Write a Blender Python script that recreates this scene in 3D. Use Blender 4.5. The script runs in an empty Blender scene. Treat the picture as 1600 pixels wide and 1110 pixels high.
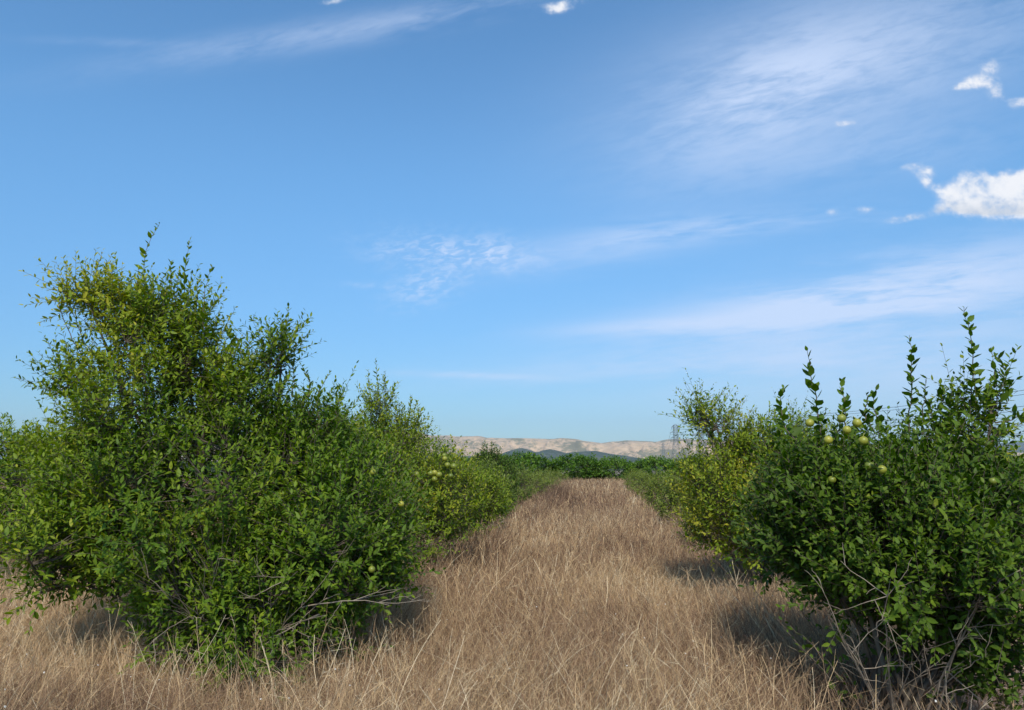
import bpy, math, random
import numpy as np
from mathutils import Vector, Matrix

SC = bpy.context.scene
COL = SC.collection
R = math.radians
random.seed(7)
rng = np.random.default_rng(11)

# ---------------------------------------------------------------- camera
EYE = 1.7
FPX = 1180.0                     # focal length in photo pixels (photo is 1600 wide)
PITCH = R(8.0)
cam_d = bpy.data.cameras.new("camera")
cam_d.sensor_width = 36.0
cam_d.lens = FPX / 1600.0 * 36.0
cam_d.clip_start = 0.05
cam_d.clip_end = 40000.0
cam = bpy.data.objects.new("camera", cam_d)
cam.location = (0, 0, EYE)
cam.rotation_euler = (R(90) + PITCH, 0, 0)
COL.objects.link(cam)
SC.camera = cam

# ---------------------------------------------------------------- light and exposure
SUN_EL = R(46.0)
SUN_AZ = R(181.0)                # compass style: 0 = +Y, 90 = +X ; the sun stands high behind the camera
SC.view_settings.view_transform = 'Standard'
SC.view_settings.look = 'None'
SC.view_settings.gamma = 1.0
SC.view_settings.exposure = 0.62
SUN_DIR = Vector((math.sin(SUN_AZ) * math.cos(SUN_EL), math.cos(SUN_AZ) * math.cos(SUN_EL), math.sin(SUN_EL)))
sun_d = bpy.data.lights.new("sun", 'SUN')
sun_d.energy = 2.6
sun_d.angle = R(6.0)
sun_d.color = (1.0, 0.93, 0.82)
sun = bpy.data.objects.new("sun", sun_d)
sun.rotation_euler = SUN_DIR.to_track_quat('Z', 'Y').to_euler()
sun.location = (-20, -20, 40)
COL.objects.link(sun)
SC.cycles.max_bounces = 6
SC.cycles.diffuse_bounces = 2
SC.cycles.glossy_bounces = 2
SC.cycles.transmission_bounces = 3
SC.cycles.volume_bounces = 0
SC.cycles.use_denoising = True
try:
    SC.cycles.denoiser = 'OPENIMAGEDENOISE'
except Exception:
    pass


def ray(px, py):
    """unit-depth direction (y = 1) that leaves the eye through a photo pixel"""
    a = (px - 800.0) / FPX
    b = (555.0 - py) / FPX
    y = math.cos(PITCH) - b * math.sin(PITCH)
    z = math.sin(PITCH) + b * math.cos(PITCH)
    return a / y, z / y


def at(px, py, d):
    u, v = ray(px, py)
    return np.array((u * d, d, EYE + v * d))


# ---------------------------------------------------------------- node helpers
class NT:
    def __init__(s, tree):
        s.t = tree
        s.n = tree.nodes
        s.l = tree.links

    def new(s, typ, **kw):
        n = s.n.new(typ)
        for k, v in kw.items():
            setattr(n, k, v)
        return n

    def put(s, sock, v):
        if hasattr(v, 'is_output') or isinstance(v, bpy.types.NodeSocket):
            s.l.new(v, sock)
        else:
            sock.default_value = v

    def m(s, op, a, b=None, c=None, clamp=False):
        n = s.new('ShaderNodeMath', operation=op, use_clamp=clamp)
        s.put(n.inputs[0], a)
        if b is not None:
            s.put(n.inputs[1], b)
        if c is not None:
            s.put(n.inputs[2], c)
        return n.outputs[0]

    def rng(s, v, a, b, lo=0.0, hi=1.0, smooth=True):
        n = s.new('ShaderNodeMapRange', interpolation_type='SMOOTHSTEP' if smooth else 'LINEAR')
        s.put(n.inputs['Value'], v)
        n.inputs['From Min'].default_value = a
        n.inputs['From Max'].default_value = b
        n.inputs['To Min'].default_value = lo
        n.inputs['To Max'].default_value = hi
        return n.outputs['Result']

    def noise(s, vec, scale, detail=4, rough=0.5, dist=0.0, out='Fac'):
        n = s.new('ShaderNodeTexNoise')
        if vec is not None:
            s.l.new(vec, n.inputs['Vector'])
        n.inputs['Scale'].default_value = scale
        n.inputs['Detail'].default_value = detail
        n.inputs['Roughness'].default_value = rough
        n.inputs['Distortion'].default_value = dist
        return n.outputs[out]

    def mix(s, f, a, b, mode='MIX'):
        n = s.new('ShaderNodeMix', data_type='RGBA', blend_type=mode)
        s.put(n.inputs[0], f)
        s.put(n.inputs[6], a if not isinstance(a, tuple) or len(a) == 4 else a + (1,))
        s.put(n.inputs[7], b if not isinstance(b, tuple) or len(b) == 4 else b + (1,))
        return n.outputs[2]

    def ramp(s, f, stops):
        n = s.new('ShaderNodeValToRGB')
        cr = n.color_ramp
        while len(cr.elements) < len(stops):
            cr.elements.new(0.5)
        for e, (p, c) in zip(cr.elements, stops):
            e.position = p
            e.color = c + (1,) if len(c) == 3 else c
        s.put(n.inputs[0], f)
        return n.outputs[0]

    def comb(s, x, y, z=0.0):
        n = s.new('ShaderNodeCombineXYZ')
        s.put(n.inputs[0], x)
        s.put(n.inputs[1], y)
        s.put(n.inputs[2], z)
        return n.outputs[0]


# ---------------------------------------------------------------- sky and clouds
world = bpy.data.worlds.new("World")
SC.world = world
world.use_nodes = True
world.cycles.sampling_method = 'MANUAL'
world.cycles.sample_map_resolution = 512
w = NT(world.node_tree)
w.n.clear()
sky = w.new('ShaderNodeTexSky', sky_type='NISHITA')
sky.sun_disc = False
sky.sun_elevation = SUN_EL
sky.sun_rotation = SUN_AZ
sky.altitude = 100
sky.air_density = 1.1
sky.dust_density = 0.4
sky.ozone_density = 3.0
SKY_TINT = (0.68, 1.04, 1.19)
SKY_LOW = (0.38, 0.58, 0.78)
tc = w.new('ShaderNodeTexCoord')
sep = w.new('ShaderNodeSeparateXYZ')
w.l.new(tc.outputs['Generated'], sep.inputs[0])
X, Y, Z = sep.outputs
Ysafe = w.m('MAXIMUM', Y, 0.05)
U = w.m('DIVIDE', X, Ysafe)
V = w.m('DIVIDE', Z, Ysafe)
front = w.rng(Y, 0.08, 0.3)


def local(px, py, ang):
    """coordinates of the sky direction about a cloud centre, turned along the cloud"""
    u0, v0 = ray(px, py)
    c, s_ = math.cos(R(ang)), math.sin(R(ang))
    du = w.m('SUBTRACT', U, u0)
    dv = w.m('SUBTRACT', V, v0)
    a = w.m('ADD', w.m('MULTIPLY', du, c), w.m('MULTIPLY', dv, s_))
    b = w.m('ADD', w.m('MULTIPLY', du, -s_), w.m('MULTIPLY', dv, c))
    return a, b


def addc(lst):
    o = lst[0]
    for x in lst[1:]:
        o = w.m('ADD', o, x)
    return o


def fibre(ang, sc, stretch, seed, fine=0.34):
    """one shared field of combed cirrus fibres"""
    c, s_ = math.cos(R(ang)), math.sin(R(ang))
    a = w.m('ADD', w.m('MULTIPLY', U, c), w.m('MULTIPLY', V, s_))
    b = w.m('ADD', w.m('MULTIPLY', U, -s_), w.m('MULTIPLY', V, c))
    n1 = w.noise(w.comb(a, w.m('MULTIPLY', b, stretch), seed), sc, 4, 0.6, 0.35)
    n2 = w.noise(w.comb(w.m('MULTIPLY', a, 6.0), w.m('MULTIPLY', b, stretch * 7.0), seed + 3), sc, 3, 0.65, 0.5)
    return w.m('ADD', w.m('MULTIPLY', n1, 1.0 - fine), w.m('MULTIPLY', n2, fine))


UVEC = w.comb(U, V, 0.0)


def mask(items):
    """sum of soft turned ellipses: (px, py, turn in degrees, radius x, radius y, amount)"""
    acc = None
    for px, py, ang, ra, rb, amt in items:
        u0, v0 = ray(px, py)
        mp = w.new('ShaderNodeMapping', vector_type='TEXTURE')
        w.l.new(UVEC, mp.inputs['Vector'])
        mp.inputs['Location'].default_value = (u0, v0, 0)
        mp.inputs['Rotation'].default_value = (0, 0, R(ang))
        mp.inputs['Scale'].default_value = (ra / FPX, rb / FPX, 1)
        dt = w.new('ShaderNodeVectorMath', operation='DOT_PRODUCT')
        w.l.new(mp.outputs[0], dt.inputs[0])
        w.l.new(mp.outputs[0], dt.inputs[1])
        acc = w.m('MULTIPLY_ADD', w.m('POWER', 0.36788, dt.outputs['Value']), amt, 0.0 if acc is None else acc)
    return acc


veils = []
f_up = fibre(16, 3.4, 3.6, 1.3)
f_low = fibre(6, 3.2, 6.5, 5.5, 0.26)
m_up = mask([(1300, 110, 16, 310, 120, 0.24), (1170, 160, 32, 190, 90, 0.34), (1480, 50, 20, 300, 100, 0.16), (1390, 240, 8, 260, 46, 0.16),
             (450, 60, 10, 300, 26, 0.27), (690, 25, 12, 200, 24, 0.20), (170, 66, -2, 130, 8, 0.12)])
m_low = mask([(950, 385, 10, 190, 30, 0.36), (1180, 350, 5, 210, 20, 0.34), (1490, 425, 9, 300, 50, 0.52), (1300, 480, 6, 300, 34, 0.56),
              (1020, 510, 3, 160, 12, 0.36), (1400, 545, 4, 420, 60, 0.30), (740, 587, -2, 120, 5, 0.34), (1000, 572, 3, 340, 24, 0.22)])
m_soft = mask([(1430, 610, 2, 480, 90, 0.34), (1250, 130, 16, 330, 150, 0.26), (1420, 470, 5, 360, 80, 0.16)])
veils.append(w.m('MULTIPLY', w.rng(f_up, 0.32, 0.64), m_up))
veils.append(w.m('MULTIPLY', w.rng(f_low, 0.33, 0.60), m_low))
veils.append(m_soft)
# mackerel patch
a_, b_ = local(700, 405, 0)
rip = w.noise(w.comb(w.m('MULTIPLY', a_, 62.0), w.m('ADD', w.m('MULTIPLY', b_, 150.0), w.m('MULTIPLY', a_, -22.0)), 1.5), 1.0, 3, 0.55, 0.6)
cellf = w.rng(rip, 0.38, 0.68, 0.12, 1.0)
patch = mask([(655, 392, -6, 85, 26, 1.0), (775, 396, -10, 65, 28, 0.95), (672, 445, 20, 60, 28, 0.9), (580, 446, -3, 50, 5, 0.4)])
pn = w.rng(w.noise(w.comb(a_, w.m('MULTIPLY', b_, 1.6), 5.0), 14, 5, 0.6), 0.22, 0.55)
veils.append(w.m('MULTIPLY', w.m('MULTIPLY', w.m('MULTIPLY', patch, pn), cellf), 0.58))

veil = w.m('MULTIPLY', w.m('MINIMUM', addc(veils), 0.80), front)

# small cumulus heaps: sums of soft blobs broken up by noise, then cut
puffs = [  # centre px, py, radius x, radius y, weight
    (1490, 308, 30, 24, .9), (1522, 292, 30, 26, 1.0), (1560, 296, 34, 28, 1.1), (1600, 298, 34, 30, 1.1), (1640, 300, 40, 30, 1.1),
    (1530, 322, 46, 18, .9), (1590, 322, 60, 20, .9),
    (1545, 104, 18, 16, .75), (1528, 126, 32, 12, .7), (1556, 142, 16, 16, .7), (1590, 160, 30, 11, .75), (1506, 136, 24, 8, .55),
    (1442, 266, 20, 13, .62), (1416, 262, 18, 8, .5), (1450, 286, 13, 13, .6), (1400, 344, 30, 8, .58), (1440, 338, 30, 9, .55), (1466, 328, 12, 8, .5),
    (1352, 328, 24, 9, .46), (1302, 332, 13, 9, .40), (1322, 193, 28, 8, .52),
    (882, 6, 44, 11, .62), (870, 16, 22, 10, .55), (518, 2, 26, 8, .62)]
field = w.m('MINIMUM', mask([(px, py, 6, rx, ry, wt) for px, py, rx, ry, wt in puffs]), 1.0)
uv = w.comb(U, w.m('MULTIPLY', V, 1.15), 2.0)
cn = w.m('ADD', w.m('MULTIPLY', w.noise(uv, 22, 3, 0.5, 0.1), 0.55), w.m('MULTIPLY', w.noise(uv, 60, 5, 0.62, 0.3), 0.45))
dens = w.m('ADD', field, w.m('MULTIPLY', w.m('SUBTRACT', cn, 0.48), 2.6))
cum = w.m('MULTIPLY', w.rng(dens, 0.18, 1.10), w.rng(field, 0.06, 0.55))
cum = w.m('MULTIPLY', cum, front)
# thickness of the cloud decides how much it glows or greys, grey underside where it is thick
core = w.m('MULTIPLY', w.rng(dens, 0.35, 0.95), w.rng(cn, 0.34, 0.58, 0.25, 1.0))
u0, v0 = ray(1560, 326)
under = w.m('MULTIPLY', w.rng(w.m('ADD', V, w.m('MULTIPLY', w.m('SUBTRACT', cn, 0.5), 0.05)), v0 + 0.022, v0 - 0.012), w.rng(field, 0.5, 1.0))

CLOUD_B = 7.8
grade = w.mix(w.rng(Z, 0.0, 0.42), SKY_LOW + (1,), SKY_TINT + (1,))
tint = w.mix(1.0, sky.outputs[0], grade, 'MULTIPLY')
veil_col = (0.58 * CLOUD_B, 0.68 * CLOUD_B, 0.88 * CLOUD_B, 1)
c1 = w.mix(veil, tint, veil_col)
cum_col = w.mix(core, (0.52 * CLOUD_B, 0.60 * CLOUD_B, 0.74 * CLOUD_B, 1), (0.80 * CLOUD_B, 0.81 * CLOUD_B, 0.84 * CLOUD_B, 1))
cum_col = w.mix(w.m('MULTIPLY', under, 0.65), cum_col, (0.46 * CLOUD_B, 0.51 * CLOUD_B, 0.59 * CLOUD_B, 1))
c2 = w.mix(w.m('MULTIPLY', cum, 0.96), c1, cum_col)
bg = w.new('ShaderNodeBackground')
w.l.new(c2, bg.inputs[0])
bg.inputs[1].default_value = 0.10
wo = w.new('ShaderNodeOutputWorld')
w.l.new(bg.outputs[0], wo.inputs[0])


# ---------------------------------------------------------------- object helpers
def tag(o, label=None, cat=None, group=None, kind=None):
    if label: o['label'] = label
    if cat: o['category'] = cat
    if group: o['group'] = group
    if kind: o['kind'] = kind
    return o


def empty(name, loc=(0, 0, 0)):
    o = bpy.data.objects.new(name, None)
    o.location = loc
    o.empty_display_size = 0.3
    COL.objects.link(o)
    return o


def mesh_obj(name, verts, faces, mat, parent=None, tint=None, smooth=True, loc=None):
    """faces: int array (n, k) or list of such arrays"""
    if not isinstance(faces, list):
        faces = [faces]
    faces = [f for f in faces if len(f)]
    verts = np.asarray(verts, dtype=np.float64)
    off = np.zeros(3)
    if parent is not None:
        off = np.array(parent.location)
    if loc is not None:
        off = np.array(loc)
    me = bpy.data.meshes.new(name)
    me.vertices.add(len(verts))
    me.vertices.foreach_set('co', (verts - off).astype(np.float32).ravel())
    nl = sum(f.size for f in faces)
    npoly = sum(len(f) for f in faces)
    me.loops.add(nl)
    me.loops.foreach_set('vertex_index', np.concatenate([f.ravel() for f in faces]).astype(np.int32))
    me.polygons.add(npoly)
    st, c = [], 0
    for f in faces:
        st.append(c + np.arange(len(f)) * f.shape[1])
        c += f.size
    me.polygons.foreach_set('loop_start', np.concatenate(st).astype(np.int32))
    me.polygons.foreach_set('use_smooth', np.full(npoly, smooth))
    if tint is not None:
        at_ = me.attributes.new('tint', 'FLOAT', 'POINT')
        at_.data.foreach_set('value', np.asarray(tint, dtype=np.float32))
    me.update(calc_edges=True)
    me.materials.append(mat)
    o = bpy.data.objects.new(name, me)
    if parent is not None:
        o.parent = parent
    elif loc is not None:
        o.location = loc
    COL.objects.link(o)
    return o


def nrm(a):
    return a / np.maximum(np.linalg.norm(a, axis=-1, keepdims=True), 1e-9)


def tubes(P, Rad, sides=4):
    """P: (n, k, 3) polylines, Rad: (n, k) radii -> verts, quads"""
    n, k, _ = P.shape
    T = np.empty_like(P)
    T[:, 1:-1] = P[:, 2:] - P[:, :-2]
    T[:, 0] = P[:, 1] - P[:, 0]
    T[:, -1] = P[:, -1] - P[:, -2]
    T = nrm(T)
    ref = np.tile(np.array([0.31, 0.87, 0.38]), (n, k, 1))
    A = nrm(np.cross(T, ref))
    B = np.cross(T, A)
    ang = np.arange(sides) / sides * 2 * math.pi
    V_ = P[:, :, None, :] + Rad[:, :, None, None] * (A[:, :, None, :] * np.cos(ang)[None, None, :, None] + B[:, :, None, :] * np.sin(ang)[None, None, :, None])
    idx = np.arange(n * k * sides).reshape(n, k, sides)
    a = idx[:, :-1, :]
    b = idx[:, 1:, :]
    F = np.stack([a, np.roll(a, -1, 2), np.roll(b, -1, 2), b], -1).reshape(-1, 4)
    return V_.reshape(-1, 3), F


def value_noise(p, seed, scale):
    """smooth 2-D or 3-D noise in [0,1] on points (n,d)"""
    p = np.asarray(p) * scale + 1000.0
    i = np.floor(p).astype(np.int64)
    f = p - i
    f = f * f * (3 - 2 * f)
    d = p.shape[1]
    out = 0
    for c in range(2 ** d):
        h = np.full(len(p), seed * 7919, dtype=np.int64)
        wgt = np.ones(len(p))
        for k in range(d):
            bit = (c >> k) & 1
            h = (h ^ ((i[:, k] + bit) * (73856093, 19349663, 83492791)[k])) & 0x7fffffff
            wgt = wgt * (f[:, k] if bit else 1 - f[:, k])
        h = (h * 1103515245 + 12345) & 0x7fffffff
        h = ((h >> 7) ^ h) * 2654435 & 0x7fffffff
        out = out + wgt * ((h % 10007) / 10006.0)
    return out


# ---------------------------------------------------------------- materials
def new_mat(name):
    m = bpy.data.materials.new(name)
    m.use_nodes = True
    t = NT(m.node_tree)
    t.n.clear()
    out = t.new('ShaderNodeOutputMaterial')
    return m, t, out


def leaf_material(name, stops, rough=0.42, trans=0.30, spec=0.5):
    m, t, out = new_mat(name)
    at_ = t.new('ShaderNodeAttribute', attribute_name='tint')
    col = t.ramp(at_.outputs['Fac'], stops)
    geo = t.new('ShaderNodeNewGeometry')
    col = t.mix(t.m('MULTIPLY', geo.outputs['Backfacing'], 0.25), col, (0.18, 0.25, 0.05))   # pale undersides
    b = t.new('ShaderNodeBsdfPrincipled')
    t.l.new(col, b.inputs['Base Color'])
    b.inputs['Roughness'].default_value = rough
    b.inputs['Specular IOR Level'].default_value = spec
    tr = t.new('ShaderNodeBsdfTranslucent')
    t.l.new(t.mix(1.0, col, (1.15, 1.35, 0.45, 1), 'MULTIPLY'), tr.inputs[0])
    mx = t.new('ShaderNodeMixShader')
    mx.inputs[0].default_value = trans
    t.l.new(b.outputs[0], mx.inputs[1])
    t.l.new(tr.outputs[0], mx.inputs[2])
    t.l.new(mx.outputs[0], out.inputs[0])
    return m


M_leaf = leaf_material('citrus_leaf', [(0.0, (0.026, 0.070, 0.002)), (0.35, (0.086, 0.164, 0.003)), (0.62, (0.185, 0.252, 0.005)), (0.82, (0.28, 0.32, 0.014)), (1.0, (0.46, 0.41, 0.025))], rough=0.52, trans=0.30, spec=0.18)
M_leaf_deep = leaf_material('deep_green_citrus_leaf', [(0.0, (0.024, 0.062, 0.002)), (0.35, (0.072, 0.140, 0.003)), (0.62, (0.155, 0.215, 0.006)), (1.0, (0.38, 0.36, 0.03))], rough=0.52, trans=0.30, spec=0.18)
M_leaf_pale = leaf_material('olive_green_leaf', [(0.0, (0.070, 0.110, 0.010)), (0.5, (0.170, 0.215, 0.022)), (1.0, (0.27, 0.29, 0.045))], spec=0.25)
M_leaf_dark = leaf_material('dark_orchard_leaf', [(0.0, (0.022, 0.065, 0.007)), (0.5, (0.088, 0.190, 0.010)), (1.0, (0.24, 0.34, 0.022))], spec=0.25)


def bark_material(name, c1_, c2_, c3_):
    m, t, out = new_mat(name)
    tcn = t.new('ShaderNodeTexCoord')
    mp = t.new('ShaderNodeMapping')
    mp.inputs['Scale'].default_value = (1, 1, 0.35)
    t.l.new(tcn.outputs['Object'], mp.inputs[0])
    n = t.noise(mp.outputs[0], 40, 5, 0.6)
    n2 = t.noise(tcn.outputs['Object'], 3, 3, 0.5)
    col = t.ramp(n, [(0.3, c1_), (0.55, c2_), (0.8, c3_)])
    col = t.mix(t.rng(n2, 0.35, 0.7), col, c3_ + (1,))
    b = t.new('ShaderNodeBsdfPrincipled')
    t.l.new(col, b.inputs['Base Color'])
    b.inputs['Roughness'].default_value = 0.85
    bp = t.new('ShaderNodeBump')
    bp.inputs['Strength'].default_value = 0.6
    bp.inputs['Distance'].default_value = 0.006
    t.l.new(n, bp.inputs['Height'])
    t.l.new(bp.outputs[0], b.inputs['Normal'])
    t.l.new(b.outputs[0], out.inputs[0])
    return m


M_bark = bark_material('bark', (0.055, 0.040, 0.028), (0.11, 0.085, 0.06), (0.17, 0.135, 0.095))
M_twig_dead = bark_material('dead_wood', (0.13, 0.095, 0.065), (0.22, 0.17, 0.12), (0.33, 0.265, 0.195))

# dry grass
M_grass, t, out = new_mat('dry_grass')
at_ = t.new('ShaderNodeAttribute', attribute_name='tint')
col = t.ramp(at_.outputs['Fac'], [(0.0, (0.11, 0.062, 0.038)), (0.3, (0.31, 0.188, 0.112)), (0.6, (0.55, 0.368, 0.202)), (0.85, (0.80, 0.57, 0.30)), (1.0, (0.86, 0.71, 0.47))])
b = t.new('ShaderNodeBsdfPrincipled')
t.l.new(col, b.inputs['Base Color'])
b.inputs['Roughness'].default_value = 0.7
b.inputs['Specular IOR Level'].default_value = 0.25
tr = t.new('ShaderNodeBsdfTranslucent')
t.l.new(col, tr.inputs[0])
mx = t.new('ShaderNodeMixShader')
mx.inputs[0].default_value = 0.25
t.l.new(b.outputs[0], mx.inputs[1])
t.l.new(tr.outputs[0], mx.inputs[2])
t.l.new(mx.outputs[0], out.inputs[0])

# soil and far plain
M_ground, t, out = new_mat('soil')
tcn = t.new('ShaderNodeTexCoord')
P_ = tcn.outputs['Object']
n1 = t.noise(P_, 0.9, 6, 0.6)
n2 = t.noise(P_, 22, 6, 0.7)
n3 = t.noise(P_, 140, 3, 0.6)
soil = t.ramp(t.m('ADD', t.m('MULTIPLY', n1, 0.5), t.m('MULTIPLY', n2, 0.5)), [(0.35, (0.17, 0.115, 0.082)), (0.5, (0.25, 0.18, 0.135)), (0.65, (0.36, 0.27, 0.21))])
soil = t.mix(t.rng(n3, 0.55, 0.7, 0, 0.5), soil, (0.42, 0.33, 0.25))
far = t.ramp(t.noise(P_, 0.012, 5, 0.65), [(0.35, (0.035, 0.06, 0.02)), (0.5, (0.055, 0.085, 0.03)), (0.66, (0.16, 0.14, 0.08))])
ln = t.new('ShaderNodeVectorMath', operation='LENGTH')
t.l.new(P_, ln.inputs[0])
col = t.mix(t.rng(ln.outputs['Value'], 90, 160), soil, far)
b = t.new('ShaderNodeBsdfPrincipled')
t.l.new(col, b.inputs['Base Color'])
b.inputs['Roughness'].default_value = 0.95
bp = t.new('ShaderNodeBump')
bp.inputs['Strength'].default_value = 0.7
bp.inputs['Distance'].default_value = 0.03
t.l.new(n2, bp.inputs['Height'])
t.l.new(bp.outputs[0], b.inputs['Normal'])
t.l.new(b.outputs[0], out.inputs[0])


def rock_material(name, rock1, rock2, scrub, amount, scl):
    m, t, out = new_mat(name)
    tcn = t.new('ShaderNodeTexCoord')
    mp = t.new('ShaderNodeMapping')
    mp.inputs['Scale'].default_value = (1, 0.5, 2.2)
    t.l.new(tcn.outputs['Object'], mp.inputs[0])
    n1 = t.noise(mp.outputs[0], scl, 8, 0.62, 0.4)
    n2 = t.noise(mp.outputs[0], scl * 7, 6, 0.7)
    col = t.mix(t.rng(n2, 0.35, 0.65), rock1, rock2)
    veg = t.m('ADD', t.m('MULTIPLY', n1, 0.62), t.m('MULTIPLY', n2, 0.38))
    col = t.mix(t.rng(veg, amount, amount + 0.10, 0.0, 0.85), col, scrub)
    b = t.new('ShaderNodeBsdfPrincipled')
    t.l.new(col, b.inputs['Base Color'])
    b.inputs['Roughness'].default_value = 0.95
    b.inputs['Specular IOR Level'].default_value = 0.1
    t.l.new(b.outputs[0], out.inputs[0])
    return m


M_mount = rock_material('warm_rock', (0.60, 0.42, 0.255), (0.42, 0.31, 0.19), (0.15, 0.15, 0.08), 0.47, 0.0032)
M_foot = rock_material('scrub_slope', (0.12, 0.12, 0.08), (0.09, 0.10, 0.06), (0.035, 0.055, 0.03), 0.42, 0.006)

M_steel, t, out = new_mat('galvanised_steel')
b = t.new('ShaderNodeBsdfPrincipled')
tcn = t.new('ShaderNodeTexCoord')
t.l.new(t.ramp(t.noise(tcn.outputs['Object'], 0.8, 4), [(0.3, (0.16, 0.18, 0.19)), (0.7, (0.26, 0.28, 0.29))]), b.inputs['Base Color'])
b.inputs['Roughness'].default_value = 0.6
b.inputs['Metallic'].default_value = 0.3
t.l.new(b.outputs[0], out.inputs[0])

M_fruit, t, out = new_mat('unripe_citrus_peel')
tcn = t.new('ShaderNodeTexCoord')
oi = t.new('ShaderNodeObjectInfo')
n1 = t.noise(tcn.outputs['Object'], 16, 3, 0.6)
n2 = t.noise(tcn.outputs['Object'], 420, 2, 0.5)
col = t.ramp(t.m('ADD', t.m('MULTIPLY', n1, 0.5), t.m('MULTIPLY', oi.outputs['Random'], 0.5)), [(0.25, (0.10, 0.14, 0.018)), (0.5, (0.19, 0.22, 0.026)), (0.75, (0.34, 0.32, 0.035))])
b = t.new('ShaderNodeBsdfPrincipled')
t.l.new(col, b.inputs['Base Color'])
b.inputs['Roughness'].default_value = 0.42
bp = t.new('ShaderNodeBump')
bp.inputs['Strength'].default_value = 0.35
bp.inputs['Distance'].default_value = 0.001
t.l.new(n2, bp.inputs['Height'])
t.l.new(bp.outputs[0], b.inputs['Normal'])
t.l.new(b.outputs[0], out.inputs[0])

M_shell, t, out = new_mat('snail_shell')
tcn = t.new('ShaderNodeTexCoord')
b = t.new('ShaderNodeBsdfPrincipled')
t.l.new(t.ramp(t.noise(tcn.outputs['Object'], 260, 2), [(0.4, (0.62, 0.56, 0.46)), (0.6, (0.82, 0.79, 0.72))]), b.inputs['Base Color'])
b.inputs['Roughness'].default_value = 0.5
t.l.new(b.outputs[0], out.inputs[0])

M_wall, t, out = new_mat('white_render')
b = t.new('ShaderNodeBsdfPrincipled')
tcn = t.new('ShaderNodeTexCoord')
t.l.new(t.ramp(t.noise(tcn.outputs['Object'], 0.3, 4), [(0.3, (0.68, 0.66, 0.62)), (0.7, (0.80, 0.79, 0.76))]), b.inputs['Base Color'])
b.inputs['Roughness'].default_value = 0.9
t.l.new(b.outputs[0], out.inputs[0])
M_roof, t, out = new_mat('clay_roof')
b = t.new('ShaderNodeBsdfPrincipled')
tcn = t.new('ShaderNodeTexCoord')
t.l.new(t.ramp(t.noise(tcn.outputs['Object'], 0.5, 4), [(0.3, (0.22, 0.13, 0.09)), (0.7, (0.36, 0.22, 0.16))]), b.inputs['Base Color'])
b.inputs['Roughness'].default_value = 0.9
t.l.new(b.outputs[0], out.inputs[0])

# ---------------------------------------------------------------- terrain
gx, gy0, gy1 = 9000.0, -60.0, 9000.0
gv = np.array([(-gx, gy0, 0), (gx, gy0, 0), (gx, gy1, 0), (-gx, gy1, 0)])
g = mesh_obj('ground', gv, np.array([[0, 1, 2, 3]]), M_ground, smooth=False)
tag(g, 'brown bare soil under the dry grass, running out to the plain', 'ground', kind='structure')

RIDGE = [(300, 684), (420, 676), (560, 672), (640, 674), (654, 676), (684, 680), (749, 681.5), (780, 684), (827, 685), (859, 686), (877, 684.5), (899, 686), (912, 689), (940, 692.5), (956, 690), (977, 687.5), (999, 689), (1024, 690), (1049, 685.6), (1077, 685.6), (1109, 687.5), (1180, 689), (1260, 694), (1340, 697), (1420, 700), (1500, 704), (1700, 712)]


def ridge_mesh(name, prof, D, depth, seed, mat, label, rough=1.0, nx=520, ny=70, jag=0.06):
    px = np.linspace(prof[0][0], prof[-1][0], nx)
    py = np.interp(px, [p[0] for p in prof], [p[1] for p in prof])
    top = np.array([at(a, b_, D) for a, b_ in zip(px, py)])
    s = np.linspace(0, 1, ny)                     # 0 = foot near us, 0.62 = crest, 1 = back
    V_ = np.zeros((ny, nx, 3))
    for j, q in enumerate(s):
        yy = D - depth * 0.62 + depth * q
        V_[j, :, 0] = top[:, 0]
        V_[j, :, 1] = yy
        k = q / 0.62 if q < 0.62 else 1 - (q - 0.62) / 0.38
        prof_k = k ** 1.15
        V_[j, :, 2] = top[:, 2] * prof_k
    pts = V_.reshape(-1, 3)
    H = top[:, 2].max()
    kk = np.repeat(np.where(s < 0.62, s / 0.62, 1 - (s - 0.62) / 0.38), nx)
    xy = pts[:, :2]
    wx = value_noise(xy, seed + 9, 1 / (H * 2.5)) - 0.5
    # spurs and gullies run down the slope: noise stretched along y, with skew
    sk = np.stack([(xy[:, 0] + 0.75 * xy[:, 1] + wx * H * 2.2) / (H * 1.1), xy[:, 1] / (H * 5.5)], 1)
    sk2 = np.stack([(xy[:, 0] - 0.3 * xy[:, 1] + wx * H) / (H * 0.42), xy[:, 1] / (H * 1.9)], 1)
    sk3 = np.stack([(xy[:, 0] + 0.5 * xy[:, 1]) / (H * 0.15), xy[:, 1] / (H * 0.5)], 1)
    r1 = 1 - np.abs(value_noise(sk, seed, 1) * 2 - 1)
    r2 = 1 - np.abs(value_noise(sk2, seed + 1, 1) * 2 - 1)
    r3 = value_noise(sk3, seed + 2, 1)
    env = np.sin(np.clip(kk, 0, 1) * math.pi) ** 0.7
    pts[:, 2] += H * rough * env * ((r1 - 0.75) * 0.55 + (r2 - 0.7) * 0.42 + (r3 - 0.5) * 0.22)
    pts[:, 2] += H * jag * (r2 - 0.5) * kk * (kk > 0.9) * 0.5
    cap = np.tile(top[:, 2], ny) * (0.42 + 0.58 * kk)
    pts[:, 2] = np.minimum(pts[:, 2], cap - 0.25 * np.maximum(cap - pts[:, 2], 0) * 0)
    pts[:, 2] = np.maximum(pts[:, 2], -2)
    pts[pts[:, 2] < 0.3, 2] = -1.0
    idx = np.arange(nx * ny).reshape(ny, nx)
    F = np.stack([idx[:-1, :-1], idx[:-1, 1:], idx[1:, 1:], idx[1:, :-1]], -1).reshape(-1, 4)
    o = mesh_obj(name, pts, F, mat, smooth=True)
    tag(o, label, 'hills', kind='structure')
    return o


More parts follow.
